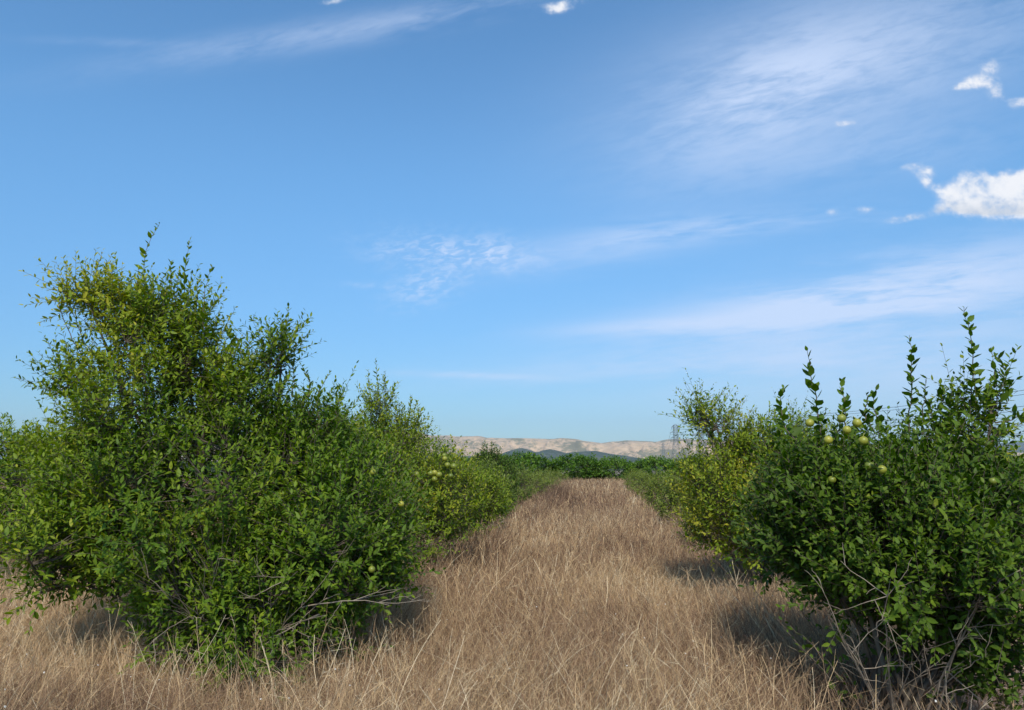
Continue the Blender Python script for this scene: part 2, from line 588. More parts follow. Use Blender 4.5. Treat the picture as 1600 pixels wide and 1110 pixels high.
ridge_mesh('mountain_ridge', RIDGE, 6000.0, 2600.0, 3, M_mount, 'long sunlit reddish rock ridge on the horizon')
ridge_mesh('blue_mountain', [(1380, 722), (1450, 708), (1520, 697), (1560, 692), (1585, 690.5), (1610, 692), (1680, 698), (1760, 712), (1800, 722)], 8200.0, 1400.0, 31, M_foot, 'blue far mountain at the right edge', rough=0.5, nx=200, ny=50)
ridge_mesh('low_hill', [(1480, 722), (1530, 716), (1570, 711), (1600, 714), (1660, 722)], 5000.0, 900.0, 41, M_mount, 'small reddish low hill at the right edge', rough=0.5, nx=120, ny=40)
ridge_mesh('foothill', [(760, 721), (784, 709), (800, 703), (815, 700), (827, 703), (838, 707), (848, 704), (859, 702), (870, 704), (884, 708), (905, 706), (930, 704.5), (952, 709), (1000, 716), (1040, 720)], 4200.0, 700.0, 51, M_foot, 'dark blue green foothills below the ridge', rough=0.22, nx=260, ny=40)
ridge_mesh('wooded_rise', [(560, 719), (640, 712), (672, 709), (700, 711), (740, 713), (800, 714), (860, 714.5), (920, 715), (1000, 717), (1100, 718)], 2600.0, 500.0, 61, M_leaf_dark if False else M_foot, 'dark green wooded rise on the plain', rough=0.15, nx=200, ny=24)


# ---------------------------------------------------------------- foliage machinery
def leaf_mesh(P, A, N, L, W, tint, fine=True):
    """P base, A along-leaf axis, N leaf normal, L length, W half width"""
    n = len(P)
    A = nrm(A)
    S = nrm(np.cross(A, N))
    N = np.cross(S, A)
    L = L[:, None]
    W = W[:, None]
    if fine:
        droop = (rng.random(n)[:, None] * 0.22 + 0.02) * L
        fold = 0.28 * W
        b_ = P
        m1 = P + A * L * 0.34 - N * fold * 0.9
        m2 = P + A * L * 0.68 - N * (fold * 0.8 + droop * 0.35)
        tp = P + A * L - N * droop
        l1 = P + A * L * 0.30 + S * W * 0.92
        r1 = P + A * L * 0.30 - S * W * 0.92
        l2 = P + A * L * 0.66 + S * W * 0.82 - N * droop * 0.3
        r2 = P + A * L * 0.66 - S * W * 0.82 - N * droop * 0.3
        V_ = np.stack([b_, m1, m2, tp, l1, r1, l2, r2], 1).reshape(-1, 3)
        o = (np.arange(n) * 8)[:, None]
        T3 = np.concatenate([o + np.array([[0, 1, 4]]), o + np.array([[0, 5, 1]]), o + np.array([[2, 3, 6]]), o + np.array([[2, 7, 3]])])
        T4 = np.concatenate([o + np.array([[1, 2, 6, 4]]), o + np.array([[5, 7, 2, 1]])])
        return V_, [T3, T4], np.repeat(tint, 8)
    m = P + A * L * 0.48 - N * W * 0.3
    tp = P + A * L - N * L * 0.10
    l1 = P + A * L * 0.45 + S * W
    r1 = P + A * L * 0.45 - S * W
    V_ = np.stack([P, l1, tp, r1, m], 1).reshape(-1, 3)
    o = (np.arange(n) * 5)[:, None]
    T3 = np.concatenate([o + np.array([[0, 4, 1]]), o + np.array([[4, 2, 1]]), o + np.array([[0, 3, 4]]), o + np.array([[4, 3, 2]])])
    return V_, [T3], np.repeat(tint, 5)


def shoot_leaves(B, D, S, nl, llen, lwid, tnt, upness=0.6, bunch=0.0):
    """B base, D direction, S length of shoots -> leaf arrays. nl leaves per shoot"""
    n = len(B)
    k = np.arange(nl)
    t_ = (k + 0.6) / nl
    t_ = t_ ** (1.0 - bunch * 0.4)
    t_ = np.tile(t_, (n, 1)) + rng.normal(0, 0.02, (n, nl))
    ref = nrm(rng.normal(size=(n, 3)))
    U_ = nrm(np.cross(D, ref))
    V2 = np.cross(D, U_)
    az = k[None, :] * 2.39996 + rng.random((n, 1)) * 6.28 + rng.normal(0, 0.3, (n, nl))
    rad = U_[:, None] * np.cos(az)[..., None] + V2[:, None] * np.sin(az)[..., None]
    op = np.radians(72 - 34 * t_ + rng.normal(0, 11, (n, nl)))[..., None]
    A = D[:, None] * np.cos(op) + rad * np.sin(op)
    P = B[:, None] + D[:, None] * (S[:, None] * t_)[..., None]
    N = D[:, None] * 0.6 - rad * 0.2 + np.array([0, -0.12, upness + 0.35]) + rng.normal(0, 0.36, (n, nl, 3))
    sz = (1.0 - 0.35 * np.clip(t_ - 0.6, 0, 1) / 0.4) * (0.55 + 0.75 * rng.random((n, nl)))
    L = (llen * sz)
    W = L * (lwid / llen) * (0.85 + 0.3 * rng.random((n, nl)))
    tt = tnt[:, None] + 0.14 * (t_ - 0.5) + rng.normal(0, 0.10, (n, nl))
    return P.reshape(-1, 3), A.reshape(-1, 3), N.reshape(-1, 3), L.ravel(), W.ravel(), np.clip(tt.ravel(), 0, 1)


def in_blobs(p, blobs, grow=1.0):
    """largest (1 - normalised radius) over blobs; > 0 inside"""
    best = np.full(len(p), -9.0)
    for c, r in blobs:
        q = np.sqrt((((p - c) / (r * grow)) ** 2).sum(1))
        best = np.maximum(best, 1 - q)
    return best


def grow_tree(name, base, blobs, n_shoots, n_stems, label, cat='tree', group=None, leaf=(0.075, 0.016), nl=12,
              slen=(0.18, 0.42), mat=None, tint_base=0.35, tint_top=0.25, tint_fn=None, tall=(), fine=True, stem_r=0.03,
              fruits=(), dead=0, spread=0.18, sides=5, sparse=0.0, arms=(), extra_name=None, up=0.75):
    """blobs: list of (centre xyz, radii xyz, weight)"""
    mat = mat or M_leaf
    root = empty(name, tuple(base))
    tag(root, label, cat, group)
    bl = [(np.array(c), np.array(r)) for c, r, _ in blobs]
    wts = np.array([wt * (r[0] * r[2] + r[0] * r[1] + r[1] * r[2]) for c, r, wt in blobs])
    zmin, zmax = min(c[2] - r[2] for c, r in bl), max(c[2] + r[2] for c, r in bl)
    # shoot seats
    seats, outw = [], []
    counts = (wts / wts.sum() * n_shoots).astype(int) + 1
    for (c, r), cnt in zip(bl, counts):
        d = nrm(rng.normal(size=(cnt * 3, 3)))
        rad = 1 - np.abs(rng.normal(0, 0.20, cnt * 3)) - 0.04
        rad = np.where(rng.random(cnt * 3) < 0.25, rng.random(cnt * 3) ** 0.5, rad)
        lump = value_noise(d * 2.2 + c * 3, 5, 1.0)            # uneven outline
        lump2 = value_noise(c + d * r, 8, 3.2)
        rad = np.clip(rad, 0.05, 1.05) * (0.72 + 0.22 * lump + 0.30 * lump2)
        p = c + d * r * rad[:, None]
        others = [(cc, rr) for cc, rr in bl if cc is not c]
        deep = in_blobs(p, others) if others else np.full(len(p), -1.0)
        keep = (deep < 0.45) & (p[:, 2] > 0.12)
        hole = value_noise(p, 17, 3.4)
        keep &= (hole > 0.34 + sparse) | (rng.random(len(p)) < 0.10)
        p, d = p[keep][:cnt], d[keep][:cnt]
        seats.append(p)
        outw.append(nrm(d / r))
    B = np.concatenate(seats)
    O = np.concatenate(outw)
    n = len(B)
    D = nrm(O * 0.65 + np.array([0, 0, up]) + rng.normal(0, 0.36, (n, 3)))
    S = rng.uniform(slen[0], slen[1], n) * np.where(rng.random(n) < 0.03, 1.4, 1.0)
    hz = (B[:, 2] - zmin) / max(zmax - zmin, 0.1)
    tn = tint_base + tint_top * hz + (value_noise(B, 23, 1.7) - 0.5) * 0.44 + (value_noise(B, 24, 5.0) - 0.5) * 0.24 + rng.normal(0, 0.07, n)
    if tint_fn is not None:
        tn = tn + tint_fn(B)
    # skeleton: stems from the base to points spread through the blobs
    base = np.array(base, dtype=float)
    stems = []
    segs = 8
    tg = []
    prob = wts / wts.sum()
    for i in range(n_stems):
        c, r = bl[i % len(bl)] if i < len(bl) else bl[rng.choice(len(bl), p=prob)]
        q = c + r * rng.uniform(-0.55, 0.55, 3)
        if i < len(bl):
            q = c + r * rng.uniform(-0.2, 0.2, 3) + np.array([0, 0, 0.15 * r[2]])
        tg.append(q)
    tg = np.array(tg)
    s = np.linspace(0, 1, segs)[None, :, None]
    b0 = base + np.concatenate([rng.normal(0, spread, (n_stems, 2)), np.full((n_stems, 1), -0.05)], 1)
    mid = b0 * 0.45 + tg * 0.55 + rng.normal(0, 0.10, (n_stems, 3))
    mid[:, 2] += 0.12
    lowc = b0 + (tg - b0) * 0.22 + np.array([0, 0, 0.18])
    PS = (1 - s) ** 3 * b0[:, None] + 3 * (1 - s) ** 2 * s * lowc[:, None] + 3 * (1 - s) * s ** 2 * mid[:, None] + s ** 3 * tg[:, None]
    PS = PS + rng.normal(0, 0.014, PS.shape) * (s > 0)
    rr = stem_r * (0.75 + 0.5 * rng.random(n_stems))[:, None] * np.linspace(1, 0.30, segs)[None]
    Vt, Ft = tubes(PS, rr, 6)
    # secondary boughs
    nodes = PS[:, 2:].reshape(-1, 3)
    nsec = max(10, min(260, n // 11))
    pick = rng.choice(n, nsec, replace=False)
    T2 = B[pick] - O[pick] * 0.06
    dd = np.linalg.norm(T2[:, None] - nodes[None], axis=2) + np.maximum(nodes[None, :, 2] - T2[:, None, 2], -0.05) * 1.2
    near = nodes[dd.argmin(1)]
    s = np.linspace(0, 1, 6)[None, :, None]
    mid = (near + T2) / 2 + rng.normal(0, 0.05, T2.shape) - np.array([0, 0, 0.03])
    P2 = (1 - s) ** 2 * near[:, None] + 2 * (1 - s) * s * mid[:, None] + s ** 2 * T2[:, None]
    P2 = P2 + rng.normal(0, 0.008, P2.shape) * (s > 0)
    V2_, F2 = tubes(P2, stem_r * 0.34 * np.linspace(1, 0.45, 6)[None] * (0.7 + 0.6 * rng.random(nsec))[:, None], 4)
    nodes = np.concatenate([nodes, P2[:, 2:].reshape(-1, 3)])
    # every shoot hangs on the nearest bough
    near = np.empty_like(B)
    for a in range(0, n, 500):
        q = B[a:a + 500]
        dd = np.linalg.norm(q[:, None] - nodes[None], axis=2) + np.maximum(nodes[None, :, 2] - q[:, None, 2], -0.03) * 1.0
        near[a:a + 500] = nodes[dd.argmin(1)]
    s = np.linspace(0, 1, 4)[None, :, None]
    mid = (near + B) / 2 - D * 0.05
    P3 = (1 - s) ** 2 * near[:, None] + 2 * (1 - s) * s * mid[:, None] + s ** 2 * B[:, None]
    tipP = (B + D * (S * 0.95)[:, None])[:, None]
    P3 = np.concatenate([P3, tipP], 1)
    V3, F3 = tubes(P3, np.array([[0.0042, 0.0036, 0.003, 0.0024, 0.0012]]) * (stem_r / 0.03) ** 0.5 * np.ones((n, 1)), 3)
    vs, fs, off = [Vt], [Ft], len(Vt)
    for v_, f_ in ((V2_, F2), (V3, F3)):
        vs.append(v_)
        fs.append(f_ + off)
        off += len(v_)
    lv = [shoot_leaves(B, D, S, nl, leaf[0], leaf[1], tn)]
    # tall single shoots above the crown and long low arms: (foot xyz, tip xyz, leaves, scale)
    for foot, tip, cnt, scl in list(tall) + list(arms):
        foot, tip = np.array(foot), np.array(tip)
        k = 14
        s = np.linspace(0, 1, k)[None, :, None]
        bend = rng.normal(0, 0.05, 3) * np.array([1, 1, 0])
        PT = foot + (tip - foot) * s + bend * np.sin(s * math.pi) + np.cumsum(rng.normal(0, 0.007, (1, k, 3)), 1)
        v_, f_ = tubes(PT, np.linspace(0.0065, 0.0018, k)[None] * (stem_r / 0.03) ** 0.5, 4)
        vs.append(v_)
        fs.append(f_ + off)
        off += len(v_)
        if cnt:
            cnt = int(cnt * 1.9)
            ix = np.sort(np.clip(np.linspace(0.0, 0.995, cnt) + rng.normal(0, 0.012, cnt), 0, 0.995))
            pos = np.stack([np.interp(ix, np.linspace(0, 1, k), PT[0, :, a]) for a in range(3)], 1)
            D1 = np.tile(nrm((tip - foot)[None]), (cnt, 1))
            az = np.arange(cnt) * 2.39996
            u_ = nrm(np.cross(D1, np.array([[0.3, 0.9, 0.2]])))
            v2 = np.cross(D1, u_)
            rd = u_ * np.cos(az)[:, None] + v2 * np.sin(az)[:, None]
            op = np.radians(60 - 28 * ix + rng.normal(0, 9, cnt))[:, None]
            A = D1 * np.cos(op) + rd * np.sin(op)
            N = D1 * 0.8 - rd * 0.25 + np.array([0, -0.25, 0.2]) + rng.normal(0, 0.45, (cnt, 3))
            L = leaf[0] * scl * 1.40 * (1.0 - 0.5 * ix ** 3) * rng.uniform(0.45, 1.2, cnt) * (rng.random(cnt) > 0.06)
            lv.append((pos, A, N, L, L * leaf[1] / leaf[0] * 1.25, np.clip(0.5 + 0.12 * ix + rng.normal(0, 0.06, cnt) + tint_base - 0.35, 0, 1)))
    wood = mesh_obj('trunk', np.concatenate(vs), np.concatenate(fs), M_bark, root)
    P, A, N, L, W, T = [np.concatenate(z) for z in zip(*lv)]
    ok = P[:, 2] > 0.03
    P, A, N, L, W, T = P[ok], A[ok], N[ok], L[ok], W[ok], T[ok]
    V_, F_, tv = leaf_mesh(P, A, N, L, W, T, fine)
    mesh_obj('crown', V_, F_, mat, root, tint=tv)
    # dead twigs low down
    if dead:
        twig_fan('dead_branches', root, base, dead)
    # fruit hang at the outside of the crown
    for (px, py, rf) in fruits:
        u_, v_ = ray(px, py)
        su, sv = P[:, 0] / P[:, 1], (P[:, 2] - EYE) / P[:, 1]
        m_ = (np.abs(su - u_) < 11 / FPX) & (np.abs(sv - v_) < 11 / FPX)
        dep = np.percentile(P[m_, 1], 2) - rf * 0.6 if m_.sum() > 4 else base[1]
        fruit('fruit', root, (u_ * dep, dep, EYE + v_ * dep), rf)
    return root


def fruit(name, root, pos, rf):
    nu, nv = 18, 12
    th = np.linspace(0, math.pi, nv + 1)
    ph = np.arange(nu) / nu * 2 * math.pi
    rr = rf * np.sin(th)
    zz = rf * 0.96 * np.cos(th)
    zz[0] -= rf * 0.06
    zz[-1] += rf * 0.03
    V_ = np.stack([rr[:, None] * np.cos(ph), rr[:, None] * np.sin(ph), np.tile(zz[:, None], (1, nu))], -1).reshape(-1, 3)
    idx = np.arange((nv + 1) * nu).reshape(nv + 1, nu)
    F = np.stack([idx[:-1], idx[1:], np.roll(idx[1:], -1, 1), np.roll(idx[:-1], -1, 1)], -1).reshape(-1, 4)
    # stalk
    PT = np.array([[(0, 0, rf * 0.88), (0.002, 0.004, rf + 0.008), (0.004, 0.012, rf + 0.02)]])
    v2, f2 = tubes(PT, np.array([[0.0028, 0.002, 0.002]]), 5)
    V_ = np.concatenate([V_, v2])
    F = np.concatenate([F, f2 + (nv + 1) * nu])
    tilt = Matrix.Rotation(random.uniform(-0.5, 0.5), 3, 'X') @ Matrix.Rotation(random.uniform(0, 6), 3, 'Z')
    V_ = V_ @ np.array(tilt).T + np.array(pos)
    return mesh_obj(name, V_, F, M_fruit, root)


def twig_fan(name, root, base, spec):
    """bare dead twigs; spec: list of (foot, tip, side twigs)"""
    PP, RR = [], []
    for foot, tip, ns, r0 in spec:
        foot, tip = np.array(foot, float), np.array(tip, float)
        k = 9
        s = np.linspace(0, 1, k)[:, None]
        ln_ = np.linalg.norm(tip - foot)
        main = foot + (tip - foot) * s + np.cumsum(rng.normal(0, 0.022, (k, 3)), 0) * ln_ * 0.7 * s
        main[:, 2] += np.sin(s[:, 0] * math.pi) * 0.05 * ln_
        PP.append(main)
        RR.append(np.linspace(r0, r0 * 0.3, k))
        for _ in range(ns):
            i = rng.integers(2, k - 1)
            p0 = main[i]
            dr = nrm((tip - foot)[None] / ln_ + rng.normal(0, 0.6, (1, 3)))[0]
            l2 = ln_ * rng.uniform(0.2, 0.5)
            br = p0 + dr * l2 * s + np.cumsum(rng.normal(0, 0.025, (k, 3)), 0) * l2 * s
            PP.append(br)
            RR.append(np.linspace(r0 * 0.5, r0 * 0.2, k))
            for _ in range(2):
                j = rng.integers(3, k)
                d3 = nrm((dr + rng.normal(0, 0.7, 3))[None])[0]
                l3 = l2 * rng.uniform(0.25, 0.55)
                PP.append(br[j - 1] + d3 * l3 * s + np.cumsum(rng.normal(0, 0.03, (k, 3)), 0) * l3 * s)
                RR.append(np.linspace(r0 * 0.3, r0 * 0.15, k))
    v_, f_ = tubes(np.array(PP), np.array(RR), 4)
    v_[:, 2] = np.maximum(v_[:, 2], 0.01)
    return mesh_obj(name, v_, f_, M_twig_dead, root)


def PB(lst):
    """blob list from photo measures: (px, py, distance, rx px, ry px, depth radius m, weight)"""
    out_ = []
    for px, py, d, rx, ry, rd, wt in lst:
        c = at(px, py, d)
        out_.append((c, np.array((rx * d / FPX, rd, ry * d / FPX)), wt))
    return out_


def TS(lst, d):
    return [(at(a, b_, d + dd), at(a2, b2, d + dd), n_, s_) for a, b_, a2, b2, n_, s_, dd in lst]


# ---------------------------------------------------------------- the two near trees
L1_blobs = PB([
    (330, 800, 6.7, 225, 150, 1.35, 1.0), (165, 845, 6.3, 120, 65, 0.9, 1.0), (540, 835, 6.5, 100, 105, 1.1, 1.0),
    (230, 660, 6.7, 98, 80, 0.9, 0.9), (235, 565, 6.7, 62, 68, 0.55, 0.8), (200, 500, 6.7, 62, 34, 0.4, 1.0), (140, 468, 6.7, 34, 22, 0.25, 1.4), (310, 580, 6.7, 30, 55, .4, .9), (365, 610, 6.7, 22, 36, .4, .8),
    (270, 510, 6.7, 48, 34, 0.4, 1.1), (385, 655, 6.8, 48, 66, 0.7, 0.9), (436, 575, 6.7, 15, 48, .26, 1.1), (480, 715, 6.9, 52, 58, 0.8, 1.0), (505, 690, 6.9, 26, 50, 0.5, .9), (560, 735, 6.8, 30, 34, .5, .9),
    (145, 745, 6.8, 66, 62, .8, 0.9), (80, 915, 6.0, 45, 16, .3, 0.8), (420, 920, 6.1, 175, 65, .75, 0.9), (130, 600, 6.8, 30, 26, .4, .7),
    (600, 890, 6.3, 40, 50, .45, 0.9), (300, 985, 6.0, 120, 40, .4, .3), (480, 1000, 6.0, 80, 35, .4, .3), (400, 1015, 5.8, 120, 34, .35, .4), (420, 1035, 5.4, 90, 24, .3, .4)])
L1_tall = TS([(246, 500, 250, 352, 26, 1.0, 0.0), (283, 520, 292, 372, 24, 1.0, 0.1), (318, 540, 332, 418, 22, 1.0, -0.1),
              (225, 520, 222, 436, 14, .9, 0), (150, 560, 90, 432, 18, .9, 0), (345, 560, 338, 500, 12, .9, 0), (430, 590, 443, 482, 22, 1.0, 0.1), (415, 600, 412, 498, 18, .9, 0),
              (385, 600, 372, 510, 16, .9, 0), (360, 590, 355, 512, 14, .9, 0), (130, 560, 100, 430, 16, .9, 0),
              (180, 560, 170, 425, 18, .9, 0.1), (470, 640, 478, 566, 16, .9, 0), (500, 660, 516, 580, 16, .9, 0), (530, 680, 540, 612, 14, .9, 0), (455, 620, 462, 556, 14, .9, 0), (400, 600, 394, 516, 16, .9, .1), (345, 570, 352, 504, 14, .9, 0), (250, 490, 262, 402, 18, .9, .1), (300, 520, 306, 430, 18, .9, .1), (210, 500, 206, 432, 14, .9, 0), (200, 520, 190, 440, 14, .9, .2)], 6.65)
dead1 = []
for f0, t0, ns, r0 in [((350, 1060), (262, 915), 6, .008), ((355, 1060), (300, 870), 6, .007), ((365, 1060), (440, 900), 5, .007), ((360, 1050), (200, 1010), 6, .006),
                       ((350, 1040), (520, 985), 5, .007), ((340, 1060), (330, 900), 5, .006), ((500, 960), (430, 1000), 4, .009), ((380, 1060), (500, 930), 4, .006), ((470, 950), (600, 940), 5, .006)]:
    dead1.append((at(*f0, 5.95 if f0[1] > 1000 else 5.6), at(*t0, 5.3), ns, r0))
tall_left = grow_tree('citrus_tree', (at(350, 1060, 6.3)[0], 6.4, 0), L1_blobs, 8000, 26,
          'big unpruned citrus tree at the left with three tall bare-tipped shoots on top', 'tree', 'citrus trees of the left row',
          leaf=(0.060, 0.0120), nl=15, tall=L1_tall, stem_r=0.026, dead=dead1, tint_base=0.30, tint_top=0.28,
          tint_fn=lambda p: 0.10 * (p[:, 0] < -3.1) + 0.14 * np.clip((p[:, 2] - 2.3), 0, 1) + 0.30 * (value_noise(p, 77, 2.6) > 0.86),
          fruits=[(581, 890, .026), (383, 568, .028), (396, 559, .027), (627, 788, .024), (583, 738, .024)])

R1_blobs = PB([
    (1400, 835, 5.2, 150, 85, 0.95, 1.0), (1300, 805, 5.3, 80, 62, .8, 1.0), (1500, 830, 5.2, 68, 78, .8, 1.0),
    (1522, 700, 5.2, 26, 56, .3, 0.8), (1548, 650, 5.2, 12, 34, .2, .6), (1432, 745, 5.2, 34, 36, .4, .7), (1290, 745, 5.2, 42, 26, .4, .8), (1350, 745, 5.2, 30, 26, .4, .7), (1478, 735, 5.2, 20, 40, .35, .6),
    (1395, 905, 5.0, 115, 58, .8, 0.9), (1515, 940, 4.9, 56, 72, .6, .8), (1235, 850, 5.4, 46, 38, .5, .9),
    (1550, 1000, 4.8, 28, 60, .35, .8), (1568, 850, 5.0, 20, 46, .4, .7), (1310, 935, 4.9, 40, 22, .3, .4), (1440, 985, 4.9, 80, 40, .4, .4), (1545, 1070, 4.75, 36, 30, .3, .6)])
R1_tall = TS([(1245, 690, 1220, 594, 17, 1.15, 0), (1282, 680, 1260, 543, 20, 1.15, -.1), (1300, 690, 1302, 598, 14, 1.1, 0), (1332, 680, 1330, 622, 9, 1.0, 0.1),
              (1420, 680, 1417, 520, 24, 1.15, 0), (1400, 690, 1374, 608, 10, 1.15, -.1), (1440, 680, 1436, 590, 12, 1.1, 0), (1345, 670, 1352, 622, 8, 1.0, 0),
              (1516, 650, 1508, 470, 24, 1.2, 0), (1410, 720, 1400, 640, 14, 1.1, 0), (1445, 730, 1455, 650, 14, 1.1, .1), (1330, 720, 1345, 650, 12, 1.0, 0), (1290, 720, 1282, 640, 12, 1.0, .1), (1240, 740, 1232, 690, 10, 1.0, 0), (1530, 680, 1560, 600, 16, 1.1, 0), (1470, 720, 1490, 655, 14, 1.1, 0), (1532, 640, 1542, 540, 18, 1.15, .1), (1548, 640, 1576, 584, 10, 1.2, 0), (1555, 660, 1580, 636, 6, 1.1, 0),
              (1366, 680, 1362, 646, 8, 1.0, 0), (1480, 670, 1476, 618, 12, 1.1, 0), (1460, 680, 1452, 624, 10, 1.0, 0), (1495, 640, 1492, 600, 10, 1.0, .1)], 5.2)
R1_arms = [(at(1372, 1170, 5.0), at(1152, 870, 5.3), 0, 1.0), (at(1380, 1170, 5.0), at(1190, 880, 5.2), 0, 1.0), (at(1330, 1080, 4.9), at(1222, 975, 4.95), 9, .9),
           (at(1378, 1170, 5.0), at(1215, 905, 5.1), 14, .8), (at(1350, 1170, 4.8), at(1230, 985, 4.9), 12, .8), (at(1500, 1150, 4.8), at(1597, 1050, 4.7), 16, .9), (at(1480, 1180, 4.9), at(1590, 1100, 4.75), 14, .9)]
dead2 = []
for f0, t0, ns, r0 in [((1400, 1150), (1275, 960), 4, .006), ((1390, 1160), (1310, 960), 6, .006), ((1400, 1150), (1345, 900), 6, .006), ((1430, 1160), (1560, 890), 4, .009),
                       ((1450, 1160), (1540, 950), 4, .008), ((1410, 1120), (1510, 1040), 6, .005), ((1390, 1130), (1450, 1000), 5, .005)]:
    dead2.append((at(*f0, 4.8), at(*t0, 4.25), ns, r0))
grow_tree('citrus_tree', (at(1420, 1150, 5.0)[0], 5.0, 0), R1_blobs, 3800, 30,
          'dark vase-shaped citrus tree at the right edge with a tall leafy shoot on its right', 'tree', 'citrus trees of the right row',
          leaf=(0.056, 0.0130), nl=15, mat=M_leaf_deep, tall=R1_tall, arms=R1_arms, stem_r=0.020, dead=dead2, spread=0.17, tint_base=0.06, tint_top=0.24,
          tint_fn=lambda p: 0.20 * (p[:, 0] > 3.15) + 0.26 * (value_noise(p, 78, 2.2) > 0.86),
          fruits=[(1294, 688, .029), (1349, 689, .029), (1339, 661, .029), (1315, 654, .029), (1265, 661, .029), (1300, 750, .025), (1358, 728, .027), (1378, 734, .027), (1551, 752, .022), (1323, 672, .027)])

# ---------------------------------------------------------------- rest of the left row
grow_tree('citrus_tree', (at(590, 800, 10.3)[0], 10.3, 0), PB([
    (590, 765, 10.3, 115, 85, 1.2, 1), (592, 660, 10.3, 13, 48, .25, 2.0), (618, 690, 10.3, 22, 36, .35, 1.3), (642, 684, 10.4, 12, 30, .25, 1.8), (680, 775, 10.0, 55, 55, .8, 1), (560, 715, 10.5, 75, 40, .8, .8), (700, 790, 9.8, 50, 50, .6, .9), (655, 840, 9.6, 50, 40, .6, .7)]),
    2500, 18, 'citrus tree with a bunch of yellow-green fruit, second in the left row', 'tree', 'citrus trees of the left row',
    leaf=(0.062, 0.0125), nl=12, fine=False, stem_r=0.026, tint_base=0.50, tint_top=0.20,
    tall=TS([(590, 640, 590, 562, 18, 1.0, 0), (600, 640, 600, 580, 14, 1, 0), (580, 640, 576, 580, 12, 1, 0.1), (638, 660, 640, 616, 12, 1, 0), (650, 670, 652, 626, 12, 1, 0), (700, 720, 702, 684, 10, 1, 0), (610, 640, 616, 600, 12, 1, .1)], 10.3),
    tint_fn=lambda p: 0.28 * (value_noise(p, 80, 1.8) > 0.78),
    fruits=[(651, 741, .038), (673, 740, .040), (679, 739, .036), (686, 742, .040), (679, 749, .036), (699, 727, .038), (709, 729, .042), (704, 744, .034), (695, 717, .034), (694, 712, .030)])


def row_tree(px, d, w_px, top_px, label, group, n, mat=None, leaf=(0.075, 0.0145), tb=0.35, sparse=0.04, name='citrus_tree', stems=12, foot=None, extra=(), cat='tree', nl=10, up=0.75):
    """a lower, farther tree: foliage from just above the grass up to the measured top"""
    x = at(px, 700, d)[0]
    top = at(px, top_px, d)[2] - (0.16 if d < 50 else 0.0)
    hw = w_px * d / FPX - (0.08 if d < 50 else 0.0)
    r_ = random.Random(int(px * 31 + d * 7))
    bl = [((x, d, top * 0.50), (hw, hw * 0.95, top * 0.42), 1.0)]
    for k in range(5):
        an = k * 1.257 + r_.random()
        rr = hw * r_.uniform(0.42, 0.62)
        bl.append(((x + math.cos(an) * hw * 0.50, d + math.sin(an) * hw * 0.50, top * r_.uniform(0.40, 0.64)), (rr, rr, top * r_.uniform(0.24, 0.33)), 0.9))
    bl.append(((x + hw * r_.uniform(-.3, .3), d, top * 0.76), (hw * .42, hw * .42, top * 0.22), 0.9))
    bl += list(extra)
    bl = [(np.array(c), np.array(r), wt) for c, r, wt in bl]
    return grow_tree(name, (x, d, 0), bl, n, stems, label, cat, group, leaf=leaf, nl=nl, fine=False, stem_r=0.022, mat=mat, tint_base=tb, tint_top=0.18, sparse=sparse, slen=(0.16, 0.36), up=up)


GL, GR = 'citrus trees of the left row', 'citrus trees of the right row'
row_tree(715, 13.8, 82, 706, 'yellowish citrus tree beside the grass, third in the left row', GL, 1700, tb=0.50)
row_tree(745, 17.2, 62, 712, 'low olive-green citrus bush, fourth in the left row', GL, 1000, M_leaf_pale, tb=0.45)
row_tree(772, 21.0, 38, 688, 'round dark-topped citrus tree standing out of the far left row', GL, 1300, tb=0.02)
row_tree(806, 25.0, 36, 722, 'pale low citrus bush right of the dark-topped tree', GL, 600, M_leaf_pale, tb=0.5)
row_tree(828, 29.5, 32, 730, 'small grey-green bush in the far left row, nearer of the last three', GL, 420, M_leaf_pale, tb=0.6)
row_tree(850, 35.0, 30, 731, 'small grey-green bush in the far left row, middle of the last three', GL, 380, M_leaf_pale, tb=0.65)
row_tree(866, 42.0, 26, 732, 'small grey-green bush in the far left row, last before the hedge', GL, 340, M_leaf_pale, tb=0.6)
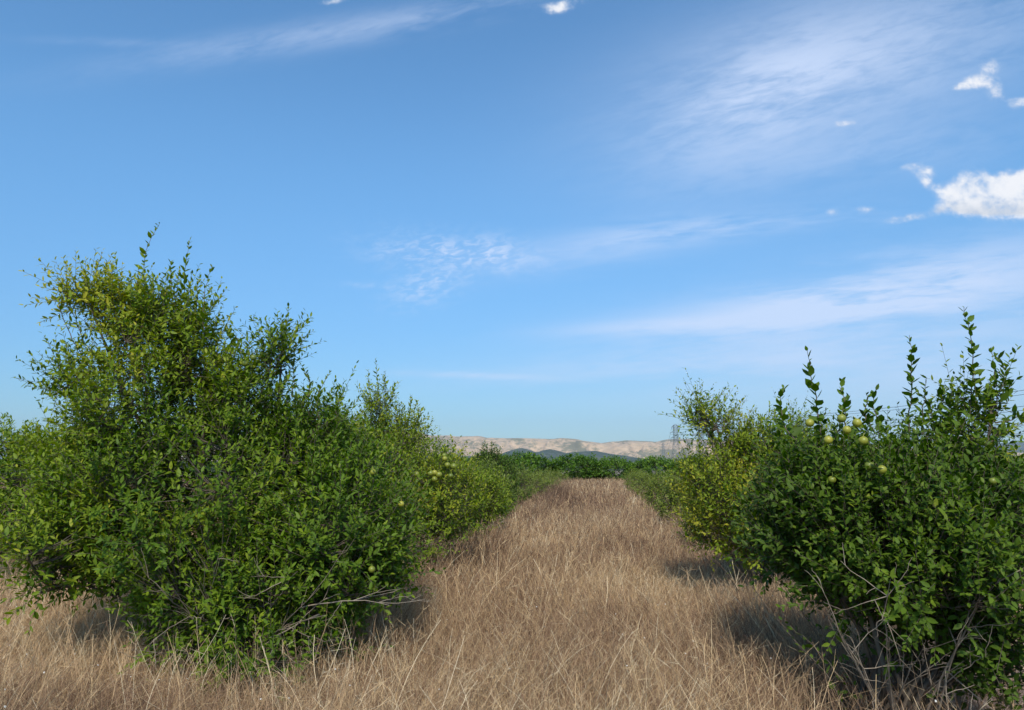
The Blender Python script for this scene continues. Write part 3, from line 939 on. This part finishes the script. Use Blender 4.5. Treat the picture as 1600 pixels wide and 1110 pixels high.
# ---------------------------------------------------------------- rest of the right row
grow_tree('citrus_tree', (at(1200, 850, 8.8)[0], 8.8, 0), PB([
    (1195, 785, 8.8, 105, 70, 1.1, 1), (1122, 775, 8.6, 46, 48, .7, 1), (1128, 825, 8.5, 42, 34, .6, .9), (1240, 730, 9.0, 80, 42, .8, .9), (1180, 850, 8.4, 45, 30, .5, .7), (1098, 738, 8.8, 26, 12, .3, .7), (1160, 722, 8.8, 36, 18, .3, .7), (1100, 655, 8.7, 18, 15, .22, 1.6), (1122, 668, 8.7, 16, 22, .22, 1.6), (1150, 692, 8.7, 14, 20, .2, 1.4), (1092, 640, 8.7, 9, 8, .15, 1.4), (1195, 698, 8.8, 34, 20, .35, 1.0), (1232, 690, 8.9, 34, 24, .35, 1.0), (1150, 712, 8.8, 30, 18, .3, 1.0)]),
    2600, 18, 'yellow-green citrus tree with one leaning bare-stemmed shoot, second in the right row', 'tree', GR,
    leaf=(0.056, 0.0125), nl=12, fine=False, stem_r=0.024, tint_base=0.38, tint_top=0.14,
    tint_fn=lambda p: 0.26 * (value_noise(p, 81, 3.2) > 0.58) * (p[:, 0] < 2.75) + 0.14 * (p[:, 0] < 2.9) + 0.10,
    tall=TS([(1152, 700, 1152, 646, 12, .9, 0), (1215, 690, 1205, 660, 8, .9, 0), (1170, 700, 1168, 660, 8, .8, .1), (1190, 700, 1188, 668, 8, .8, 0),
             (1128, 770, 1112, 680, 0, 1, 0), (1112, 680, 1080, 630, 26, .85, 0), (1112, 680, 1098, 622, 26, .85, 0), (1113, 690, 1120, 634, 24, .8, .1), (1114, 695, 1132, 640, 22, .8, 0), (1114, 700, 1140, 666, 18, .8, -.1), (1104, 670, 1090, 640, 18, .85, .15), (1108, 676, 1104, 640, 18, .8, -.15)], 8.7))
row_tree(1112, 13.0, 44, 722, 'olive-green citrus bush behind the yellow-leaved one, third in the right row', GR, 900, M_leaf_pale, tb=0.4)
row_tree(1056, 17.0, 32, 736, 'low grey-green bush beside the dry grass, fourth in the right row', GR, 600, M_leaf_pale, tb=0.5, sparse=0.10)
row_tree(1028, 22.0, 26, 733, 'low grey-green bush in the right row, fifth from the camera', GR, 450, M_leaf_pale, tb=0.55, sparse=0.08)
row_tree(1006, 28.0, 24, 733, 'small grey-green bush in the far right row, nearer of the last three', GR, 380, M_leaf_pale, tb=0.6, sparse=0.08)
row_tree(996, 35.0, 20, 732, 'small grey-green bush in the far right row, middle of the last three', GR, 340, M_leaf_pale, tb=0.5, sparse=0.05)
row_tree(992, 43.0, 18, 731, 'small grey-green bush in the far right row, last before the hedge', GR, 300, M_leaf_pale, tb=0.6, sparse=0.05)
# ---------------------------------------------------------------- outer rows
row_tree(10, 11.3, 150, 636, 'bushy citrus tree cut by the left edge of the picture', 'citrus trees of the outer rows', 2300, tb=0.42, leaf=(0.08, 0.018))
row_tree(150, 15.5, 120, 655, 'citrus tree glimpsed behind the big left tree', 'citrus trees of the outer rows', 900, tb=0.40)
row_tree(-150, 8.5, 120, 640, 'citrus tree beyond the left edge, in front of the bushy one', 'citrus trees of the outer rows', 900, tb=0.35)
row_tree(1600, 12.6, 105, 742, 'pale olive citrus bush cut by the right edge, behind the dark vase-shaped tree', 'citrus trees of the outer rows', 1300, M_leaf_pale, tb=0.45)
row_tree(1480, 17.0, 80, 728, 'citrus bush behind the dark vase-shaped tree', 'citrus trees of the outer rows', 700, tb=0.35)
row_tree(1400, 22.0, 60, 726, 'low citrus bush seen through the dark vase-shaped tree', 'citrus trees of the outer rows', 500, tb=0.35)

# ---------------------------------------------------------------- far hedge of dark orchard trees (variants, then copies)
protos = []
for k in range(3):
    rp = row_tree(800, 54.0, 42, 712, 'x', 'dark orchard trees closing the field', 950, M_leaf_dark, leaf=(0.15, 0.048), tb=0.35, name='orchard_tree', stems=8, nl=8, sparse=0.02, up=0.4)
    protos.append(rp)


def children(o):
    return [c for c in bpy.data.objects if c.parent == o]


proto_kids = [children(p) for p in protos]
ordn = ['first', 'second', 'third', 'fourth', 'fifth', 'sixth', 'seventh', 'eighth', 'ninth', 'tenth', 'eleventh', 'twelfth', 'thirteenth', 'fourteenth', 'fifteenth', 'sixteenth', 'seventeenth', 'eighteenth', 'nineteenth', 'twentieth']
hx = np.arange(-14.0, 46.0, 3.05)
used = set()
for i, x in enumerate(hx):
    v = i % 3
    src = protos[v]
    if v in used:
        r_ = src.copy()
        COL.objects.link(r_)
        for c in proto_kids[v]:
            c2_ = c.copy()
            COL.objects.link(c2_)
            c2_.parent = r_
    else:
        r_ = src
        used.add(v)
    r_.location = (x + random.uniform(-.3, .3), 54.0 + random.uniform(-0.6, 0.6) + (x - 5) * 0.05, 0)
    r_.rotation_euler[2] = random.uniform(0, 6.28)
    s_ = random.uniform(0.93, 1.10)
    r_.scale = (s_ * 1.1, s_ * 1.1, s_)
    num = ordn[i] if i < 20 else 'last'
    r_['label'] = 'dark green orchard tree in the far hedge, %s from the left' % num if i < len(hx) - 1 else 'dark green orchard tree at the right end of the far hedge'

# ---------------------------------------------------------------- dry grass
def field_density(x, y):
    """bare or thin patches near the right edge"""
    d = np.ones(len(x))
    bare = (x > 3.05 + 0.02 * y) & (y < 7.5) & (x < 6.5)
    d[bare] = 0.10
    near_r = ((x - 2.75) / 1.25) ** 2 + ((y - 4.5) / 0.9) ** 2 < 1
    d[near_r] = 0.22
    return d


def scatter(y0, y1, dens, margin=1.6):
    """points in the view wedge and a margin beside it"""
    tot = int(dens * ((y1 - y0) * (1.38 * (y0 + y1) / 2 + 2 * margin)))
    y = rng.uniform(y0, y1, tot * 2)
    wv = 1.38 * y + 2 * margin
    keep = rng.random(tot * 2) < wv / wv.max()
    y = y[keep]
    x = rng.uniform(-0.5, 0.5, len(y)) * (1.38 * y + 2 * margin)
    k = rng.random(len(y)) < field_density(x, y)
    return x[k], y[k]


def blades(x, y, hmin, hmax, width, lean, segs=4, z0=None, tint_off=0.0, base_z=0.0, straightness=1.0):
    n = len(x)
    p = np.stack([x, y], 1)
    h = rng.uniform(hmin, hmax, n) * (0.78 + 0.44 * value_noise(p, 3, 0.9)) * (0.8 + 0.3 * value_noise(p, 4, 3.0))
    low = np.exp(-(((x + 2.1) / 1.5) ** 2 + ((y - 5.6) / 0.9) ** 2) ** 2) + np.exp(-(((x - 2.8) / 1.2) ** 2 + ((y - 4.4) / 0.9) ** 2) ** 2)
    h = h * (1 - 0.25 * low * (width < 0.0039))
    la = (value_noise(p, 12, 0.55) * 2 - 0.6) * 2.2 + rng.normal(0, 1.7, n)
    lm = lean * h * (0.4 + 0.8 * np.abs(rng.normal(0, 0.7, n)))
    dx, dy = np.cos(la) * lm, np.sin(la) * lm
    s = np.linspace(0, 1, segs + 1)[None]
    P = np.zeros((n, segs + 1, 3))
    wig = rng.normal(0, 0.012, (n, 2, 1)) * np.sin(s * 6.0)[:, None]
    P[:, :, 0] = x[:, None] + dx[:, None] * s ** 1.5 + wig[:, 0]
    P[:, :, 1] = y[:, None] + dy[:, None] * s ** 1.5 + wig[:, 1]
    P[:, :, 2] = base_z + h[:, None] * (s - 0.18 * (lean * 2) * s ** 2)
    az = rng.uniform(0, math.pi, n)
    S = np.stack([np.cos(az), np.sin(az), np.zeros(n)], 1)[:, None] * (width * (0.6 + 0.8 * rng.random(n)))[:, None, None] * np.linspace(1, 0.45, segs + 1)[None, :, None] * 0.5
    V_ = np.stack([P - S, P + S], 2).reshape(-1, 3)
    idx = np.arange(n * (segs + 1) * 2).reshape(n, segs + 1, 2)
    F = np.stack([idx[:, :-1, 0], idx[:, :-1, 1], idx[:, 1:, 1], idx[:, 1:, 0]], -1).reshape(-1, 4)
    tn = 0.42 + tint_off + (value_noise(p, 31, 0.45) - 0.5) * 0.42 + (value_noise(p, 32, 2.0) - 0.5) * 0.25 + rng.normal(0, 0.25, n)
    return V_, F, np.repeat(np.clip(tn, 0, 1), (segs + 1) * 2), P


def spikelets(P, per, ln_, width, tint, lo=0.35):
    """short side twigs off stems"""
    n, k, _ = P.shape
    ii = np.repeat(np.arange(n), per)
    t_ = rng.uniform(lo, 0.98, len(ii)) * (k - 1)
    i0 = np.minimum(t_.astype(int), k - 2)
    f = (t_ - i0)[:, None]
    p0 = P[ii, i0] * (1 - f) + P[ii, i0 + 1] * f
    d = nrm(nrm(P[ii, i0 + 1] - P[ii, i0]) * 0.9 + rng.normal(0, 0.55, (len(ii), 3)))
    L = ln_ * rng.uniform(0.4, 1.2, len(ii))[:, None]
    side = nrm(np.cross(d, rng.normal(size=d.shape))) * width * 0.5
    p1 = p0 + d * L
    V_ = np.stack([p0 - side, p0 + side, p1 + side * 0.5, p1 - side * 0.5], 1).reshape(-1, 3)
    F = np.arange(len(ii) * 4).reshape(-1, 4)
    return V_, F, np.repeat(np.clip(tint[ii] + rng.normal(0, .1, len(ii)), 0, 1), 4)


parts = []


def add_band(x, y, hmin, hmax, width, lean, segs, per=0, ln_=0.08, sw=0.002, toff=0.0):
    V_, F, tn, P = blades(x, y, hmin, hmax, width, lean, segs, tint_off=toff)
    parts.append((V_, F, tn))
    if per:
        parts.append(spikelets(P, per, ln_, sw, tn[::(segs + 1) * 2]))
    return P


x, y = scatter(2.2, 7.0, 1150)
add_band(x, y, 0.28, 0.64, 0.0024, 0.50, 5, 3, 0.07, 0.0016, 0.04)
x, y = scatter(2.2, 7.0, 60)
near_tall = add_band(x, y, 0.55, 0.85, 0.0032, 0.60, 6, 4, 0.10, 0.0018, 0.26)
x, y = scatter(2.2, 9.0, 400)
add_band(x, y, 0.10, 0.30, 0.0030, 1.1, 4, 0, toff=-0.25)
x, y = scatter(7.0, 12.0, 560)
add_band(x, y, 0.32, 0.62, 0.0034, 0.38, 4, 3, 0.08, 0.0026, 0.03)
x, y = scatter(7.0, 16.0, 26)
add_band(x, y, 0.55, 0.85, 0.0050, 0.45, 5, 2, 0.12, 0.0035, 0.22)
x, y = scatter(12.0, 22.0, 190)
add_band(x, y, 0.35, 0.64, 0.0065, 0.30, 3, 2, 0.10, 0.006, -0.02)
x, y = scatter(22.0, 54.0, 42, 3.0)
add_band(x, y, 0.40, 0.68, 0.013, 0.25, 3, 3, 0.12, 0.012, -0.06)
# a thicket of taller, browner stems along the foot of each row
for (x0, y0_, y1_, side_) in ((-1.0, 9, 40, 1), (3.0, 9, 40, -1)):
    yy = rng.uniform(y0_, y1_, 5200)
    xx = x0 + 0.11 * (yy - 6.5) + rng.normal(0, 0.22, len(yy)) + (0.1 if side_ > 0 else -0.25)
    add_band(xx, yy, 0.5, 0.95, 0.007, 0.35, 4, 3, 0.12, 0.006, -0.16)
# stalks standing through the low branches of the left tree
xx = rng.uniform(-3.3, -0.7, 420)
yy = rng.uniform(4.3, 5.9, 420)
add_band(xx, yy, 0.45, 0.95, 0.0042, 0.35, 6, 3, 0.10, 0.0022, 0.30)
# leaning golden tussocks in the foreground
for cx, cy, k in ((0.55, 4.3, 90), (0.95, 3.9, 60), (-0.6, 4.1, 80), (-1.2, 3.7, 90), (-2.6, 4.0, 90), (0.1, 5.2, 60), (1.5, 4.8, 50), (-0.3, 3.4, 60)):
    add_band(cx + rng.normal(0, .13, k), cy + rng.normal(0, .10, k), 0.5, 0.85, 0.0036, 0.8, 6, 2, 0.08, 0.0018, 0.36)
off, vs, fs, ts = 0, [], [], []
for V_, F, tn in parts:
    vs.append(V_)
    fs.append(F + off)
    ts.append(tn)
    off += len(V_)
gr = mesh_obj('dry_grass', np.concatenate(vs), np.concatenate(fs), M_grass, tint=np.concatenate(ts), smooth=False)
tag(gr, 'tall dry straw-coloured grass filling the lane between the rows', 'grass', kind='stuff')
del vs, fs, ts, parts

# ---------------------------------------------------------------- small white snails on the stems
def snail_mesh():
    """flat spiral shell, about 1 cm across"""
    turns, nseg, sd = 2.6, 34, 8
    tt = np.linspace(0, 1, nseg)
    ang = tt * turns * 2 * math.pi
    rad = 0.0006 + 0.0036 * tt ** 1.2
    cen = 0.0050 * tt ** 1.15
    P = np.stack([np.cos(ang) * cen, np.sin(ang) * cen, 0.0035 * (1 - tt)], 1)[None]
    return tubes(P, rad[None] * 0.80, sd)


sv, sf = snail_mesh()
sn0 = None
cand = near_tall[(near_tall[:, 0, 1] > 3.2) & (np.abs(near_tall[:, 0, 0]) < 0.66 * near_tall[:, 0, 1])]
pick = rng.choice(len(cand), 120, replace=False)
for q, i in enumerate(pick):
    j = int(rng.integers(3, 7))
    pos = cand[i, j]
    if sn0 is None:
        sn0 = mesh_obj('snail', sv, sf, M_shell, loc=(0, 0, 0))
        o = sn0
    else:
        o = sn0.copy()
        COL.objects.link(o)
    o.location = tuple(pos)
    o.rotation_euler = (random.uniform(0, 3), random.uniform(0, 3), random.uniform(0, 6))
    s_ = random.uniform(0.4, 0.9)
    o.scale = (s_, s_, s_)
    tag(o, 'tiny white snail shell clinging to a dry grass stem', 'snail', 'white snails on the dry grass')

# ---------------------------------------------------------------- pylons and cables
def strut_mesh(lines, r):
    P = np.array([[a, b_] for a, b_ in lines], float)
    return tubes(P, np.full((len(P), 2), r), 4)


def pylon(name, loc, H, base_w, waist_w, arms, rot, label, r=0.13):
    """lattice tower; arms: list of (height, half span)"""
    root = empty(name, loc)
    root.rotation_euler[2] = rot
    tag(root, label, 'pylon', 'electricity pylons on the plain')
    wz = arms[-1][0] - 2.0                       # the body is straight above this height

    def hw(z):
        return waist_w / 2 if z >= wz else base_w / 2 + (waist_w / 2 - base_w / 2) * z / wz

    L_ = []
    levels = list(np.linspace(0, wz, 6)) + list(np.linspace(wz, H - 1.5, 7))[1:]
    cs = [(-1, -1), (1, -1), (1, 1), (-1, 1)]
    for za, zb in zip(levels[:-1], levels[1:]):
        for k, (sx, sy) in enumerate(cs):
            nx_, ny_ = cs[(k + 1) % 4]
            a, b_ = hw(za), hw(zb)
            L_.append(((sx * a, sy * a, za), (sx * b_, sy * b_, zb)))
            L_.append(((sx * a, sy * a, za), (nx_ * b_, ny_ * b_, zb)))
            L_.append(((nx_ * a, ny_ * a, za), (sx * b_, sy * b_, zb)))
            L_.append(((sx * b_, sy * b_, zb), (nx_ * b_, ny_ * b_, zb)))
    a = hw(H)
    for sx, sy in cs:
        L_.append(((sx * a, sy * a, H - 1.5), (0, 0, H)))
    v_, f_ = strut_mesh(L_, r)
    o = mesh_obj('tower_body', v_, f_, M_steel, smooth=False)
    o.parent = root
    for z, sp in arms:
        for s_ in (-1, 1):
            A_ = []
            a = hw(z)
            tip = (s_ * sp, 0, z)
            for sy in (-1, 1):
                A_.append(((s_ * a, sy * a, z), tip))
                A_.append(((s_ * a, sy * a, z + 1.9), tip))
                for q in (0.33, 0.66):
                    A_.append(((s_ * (a + (sp - a) * q), sy * a * (1 - q), z), (s_ * (a + (sp - a) * q), sy * a * (1 - q), z + 1.9 * (1 - q))))
            v_, f_ = strut_mesh(A_, r)
            o = mesh_obj('cross_arm', v_, f_, M_steel, smooth=False)
            o.parent = root
            v_, f_ = tubes(np.array([[(s_ * sp, 0, z), (s_ * sp, 0, z - 1.0), (s_ * sp, 0, z - 1.9)]]), np.array([[0.16, 0.20, 0.14]]), 6)
            o2 = mesh_obj('insulator', v_, f_, M_steel)
            o2.parent = root
    return root


def tips(root, z, sp):
    c, s_ = math.cos(root.rotation_euler[2]), math.sin(root.rotation_euler[2])
    l = np.array(root.location)
    return [l + np.array((k * sp * c, k * sp * s_, z - 1.9)) for k in (-1, 1)]


AR = [(36.5, 7.0), (29.5, 8.0), (22.5, 7.0)]
AR2 = [(39.0, 4.6), (33.0, 6.2), (27.0, 5.6)]
pA = pylon('pylon', (at(1096, 720, 600)[0], 600, 0), 38.5, 8.0, 2.6, AR, R(14), 'lattice pylon half hidden behind the leaning shoot of the yellow-leaved tree', r=0.12)
pB = pylon('pylon', (at(1057, 720, 840)[0], 840, 0), 42.5, 10.0, 4.2, AR2, R(4), 'grey lattice pylon with three pairs of arms standing clear above the far hedge', r=0.12)
pC = pylon('pylon', (at(1037, 720, 1750)[0], 1750, 0), 44.0, 9.0, 3.4, AR2, R(5), 'faint tiny pylon far left of the clear one', r=0.12)
pD = pylon('pylon', (242, 290, 0), 40.0, 8.0, 2.6, AR, R(14), 'near pylon beyond the right edge that carries the cables', r=0.08)
pE = pylon('pylon', (400, 470, 0), 42.5, 10.0, 4.2, AR2, R(40), 'second pylon beyond the right edge', r=0.08)


def cables(r1, ar1, r2, ar2, sag, rad, label):
    for (z1, s1), (z2, s2) in zip(ar1, ar2):
        for a, b_ in zip(tips(r1, z1, s1), tips(r2, z2, s2)):
            k = 25
            s = np.linspace(0, 1, k)[:, None]
            P = a + (b_ - a) * s
            P[:, 2] -= 4 * sag * (s * (1 - s))[:, 0]
            v_, f_ = tubes(P[None], np.full((1, k), rad), 5)
            o = mesh_obj('power_cable', v_, f_, M_steel)
            tag(o, label, 'cable', label + ' set')


cables(pA, AR, pD, AR, 5.0, 0.11, 'thin power cable sagging from the half hidden pylon towards the right')
cables(pB, AR2, pE, AR2, 7.0, 0.10, 'faint power cable running right from the clear grey pylon')
cables(pC, AR2, pB, AR2, 14.0, 0.07, 'faint power cable between the tiny far pylon and the clear grey one')

# ---------------------------------------------------------------- tiny white farmhouses on the plain
def farmhouse(px, py, d, wd, ht, label):
    p = at(px, py, d)
    root = empty('farmhouse', (p[0], d, 0))
    tag(root, label, 'house', 'white farmhouses on the plain')
    z0 = max(p[2] - ht, 0)
    dp = wd * 0.6
    V_ = np.array([(-wd / 2, -dp / 2, -1), (wd / 2, -dp / 2, -1), (wd / 2, dp / 2, -1), (-wd / 2, dp / 2, -1),
                   (-wd / 2, -dp / 2, z0 + ht), (wd / 2, -dp / 2, z0 + ht), (wd / 2, dp / 2, z0 + ht), (-wd / 2, dp / 2, z0 + ht)])
    F = np.array([(0, 1, 5, 4), (1, 2, 6, 5), (2, 3, 7, 6), (3, 0, 4, 7), (4, 5, 6, 7)])
    o = mesh_obj('wall', V_, F, M_wall, smooth=False); o.parent = root
    zt = z0 + ht + 0.01
    e = 0.6
    V_ = np.array([(-wd / 2 - e, -dp / 2 - e, zt), (wd / 2 + e, -dp / 2 - e, zt), (wd / 2 + e, dp / 2 + e, zt), (-wd / 2 - e, dp / 2 + e, zt), (-wd / 2 - e, 0, zt + ht * .4), (wd / 2 + e, 0, zt + ht * .4)])
    o = mesh_obj('roof', V_, [np.array([(0, 1, 5, 4), (2, 3, 4, 5), (0, 3, 2, 1)]), np.array([(1, 2, 5), (3, 0, 4)])], M_roof, smooth=False); o.parent = root
    W_, G_ = [], []
    for q in (-.3, 0, .3):
        x0, x1, za, zb = wd * q - wd * .06, wd * q + wd * .06, z0 + ht * .35, z0 + ht * .7
        G_.append(np.arange(4) + len(W_))
        W_ += [(x0, -dp / 2 - .02, za), (x1, -dp / 2 - .02, za), (x1, -dp / 2 - .02, zb), (x0, -dp / 2 - .02, zb)]
    for q, gg in enumerate(G_):
        o = mesh_obj('window', np.array(W_)[gg], np.array([(0, 1, 2, 3)]), M_steel, smooth=False); o.parent = root


farmhouse(805, 713.0, 2050, 15, 6.5, 'small white house on the plain below the dark foothills')
farmhouse(786, 715.5, 2100, 11, 5.0, 'smaller white house left of the white house on the plain')

# ---------------------------------------------------------------- haze
hv = []
for z in (-3.0, 480.0):
    for xx_, yy_ in ((-9100, -80), (9100, -80), (9100, 9300), (-9100, 9300)):
        hv.append((xx_, yy_, z))
HF = np.array([(0, 3, 2, 1), (4, 5, 6, 7), (0, 1, 5, 4), (1, 2, 6, 5), (2, 3, 7, 6), (3, 0, 4, 7)])
M_haze, t, out = new_mat('haze_air')
pv = t.new('ShaderNodeVolumePrincipled')
pv.inputs['Density Attribute'].default_value = ''
pv.inputs['Temperature Attribute'].default_value = ''
pv.inputs['Color'].default_value = (0.72, 0.84, 1.0, 1)
pv.inputs['Density'].default_value = 0.000055
pv.inputs['Anisotropy'].default_value = 0.0
t.l.new(pv.outputs[0], out.inputs['Volume'])
hz_o = mesh_obj('haze', np.array(hv), HF, M_haze, smooth=False)
tag(hz_o, 'pale blue air between the field and the mountains', 'haze', kind='stuff')
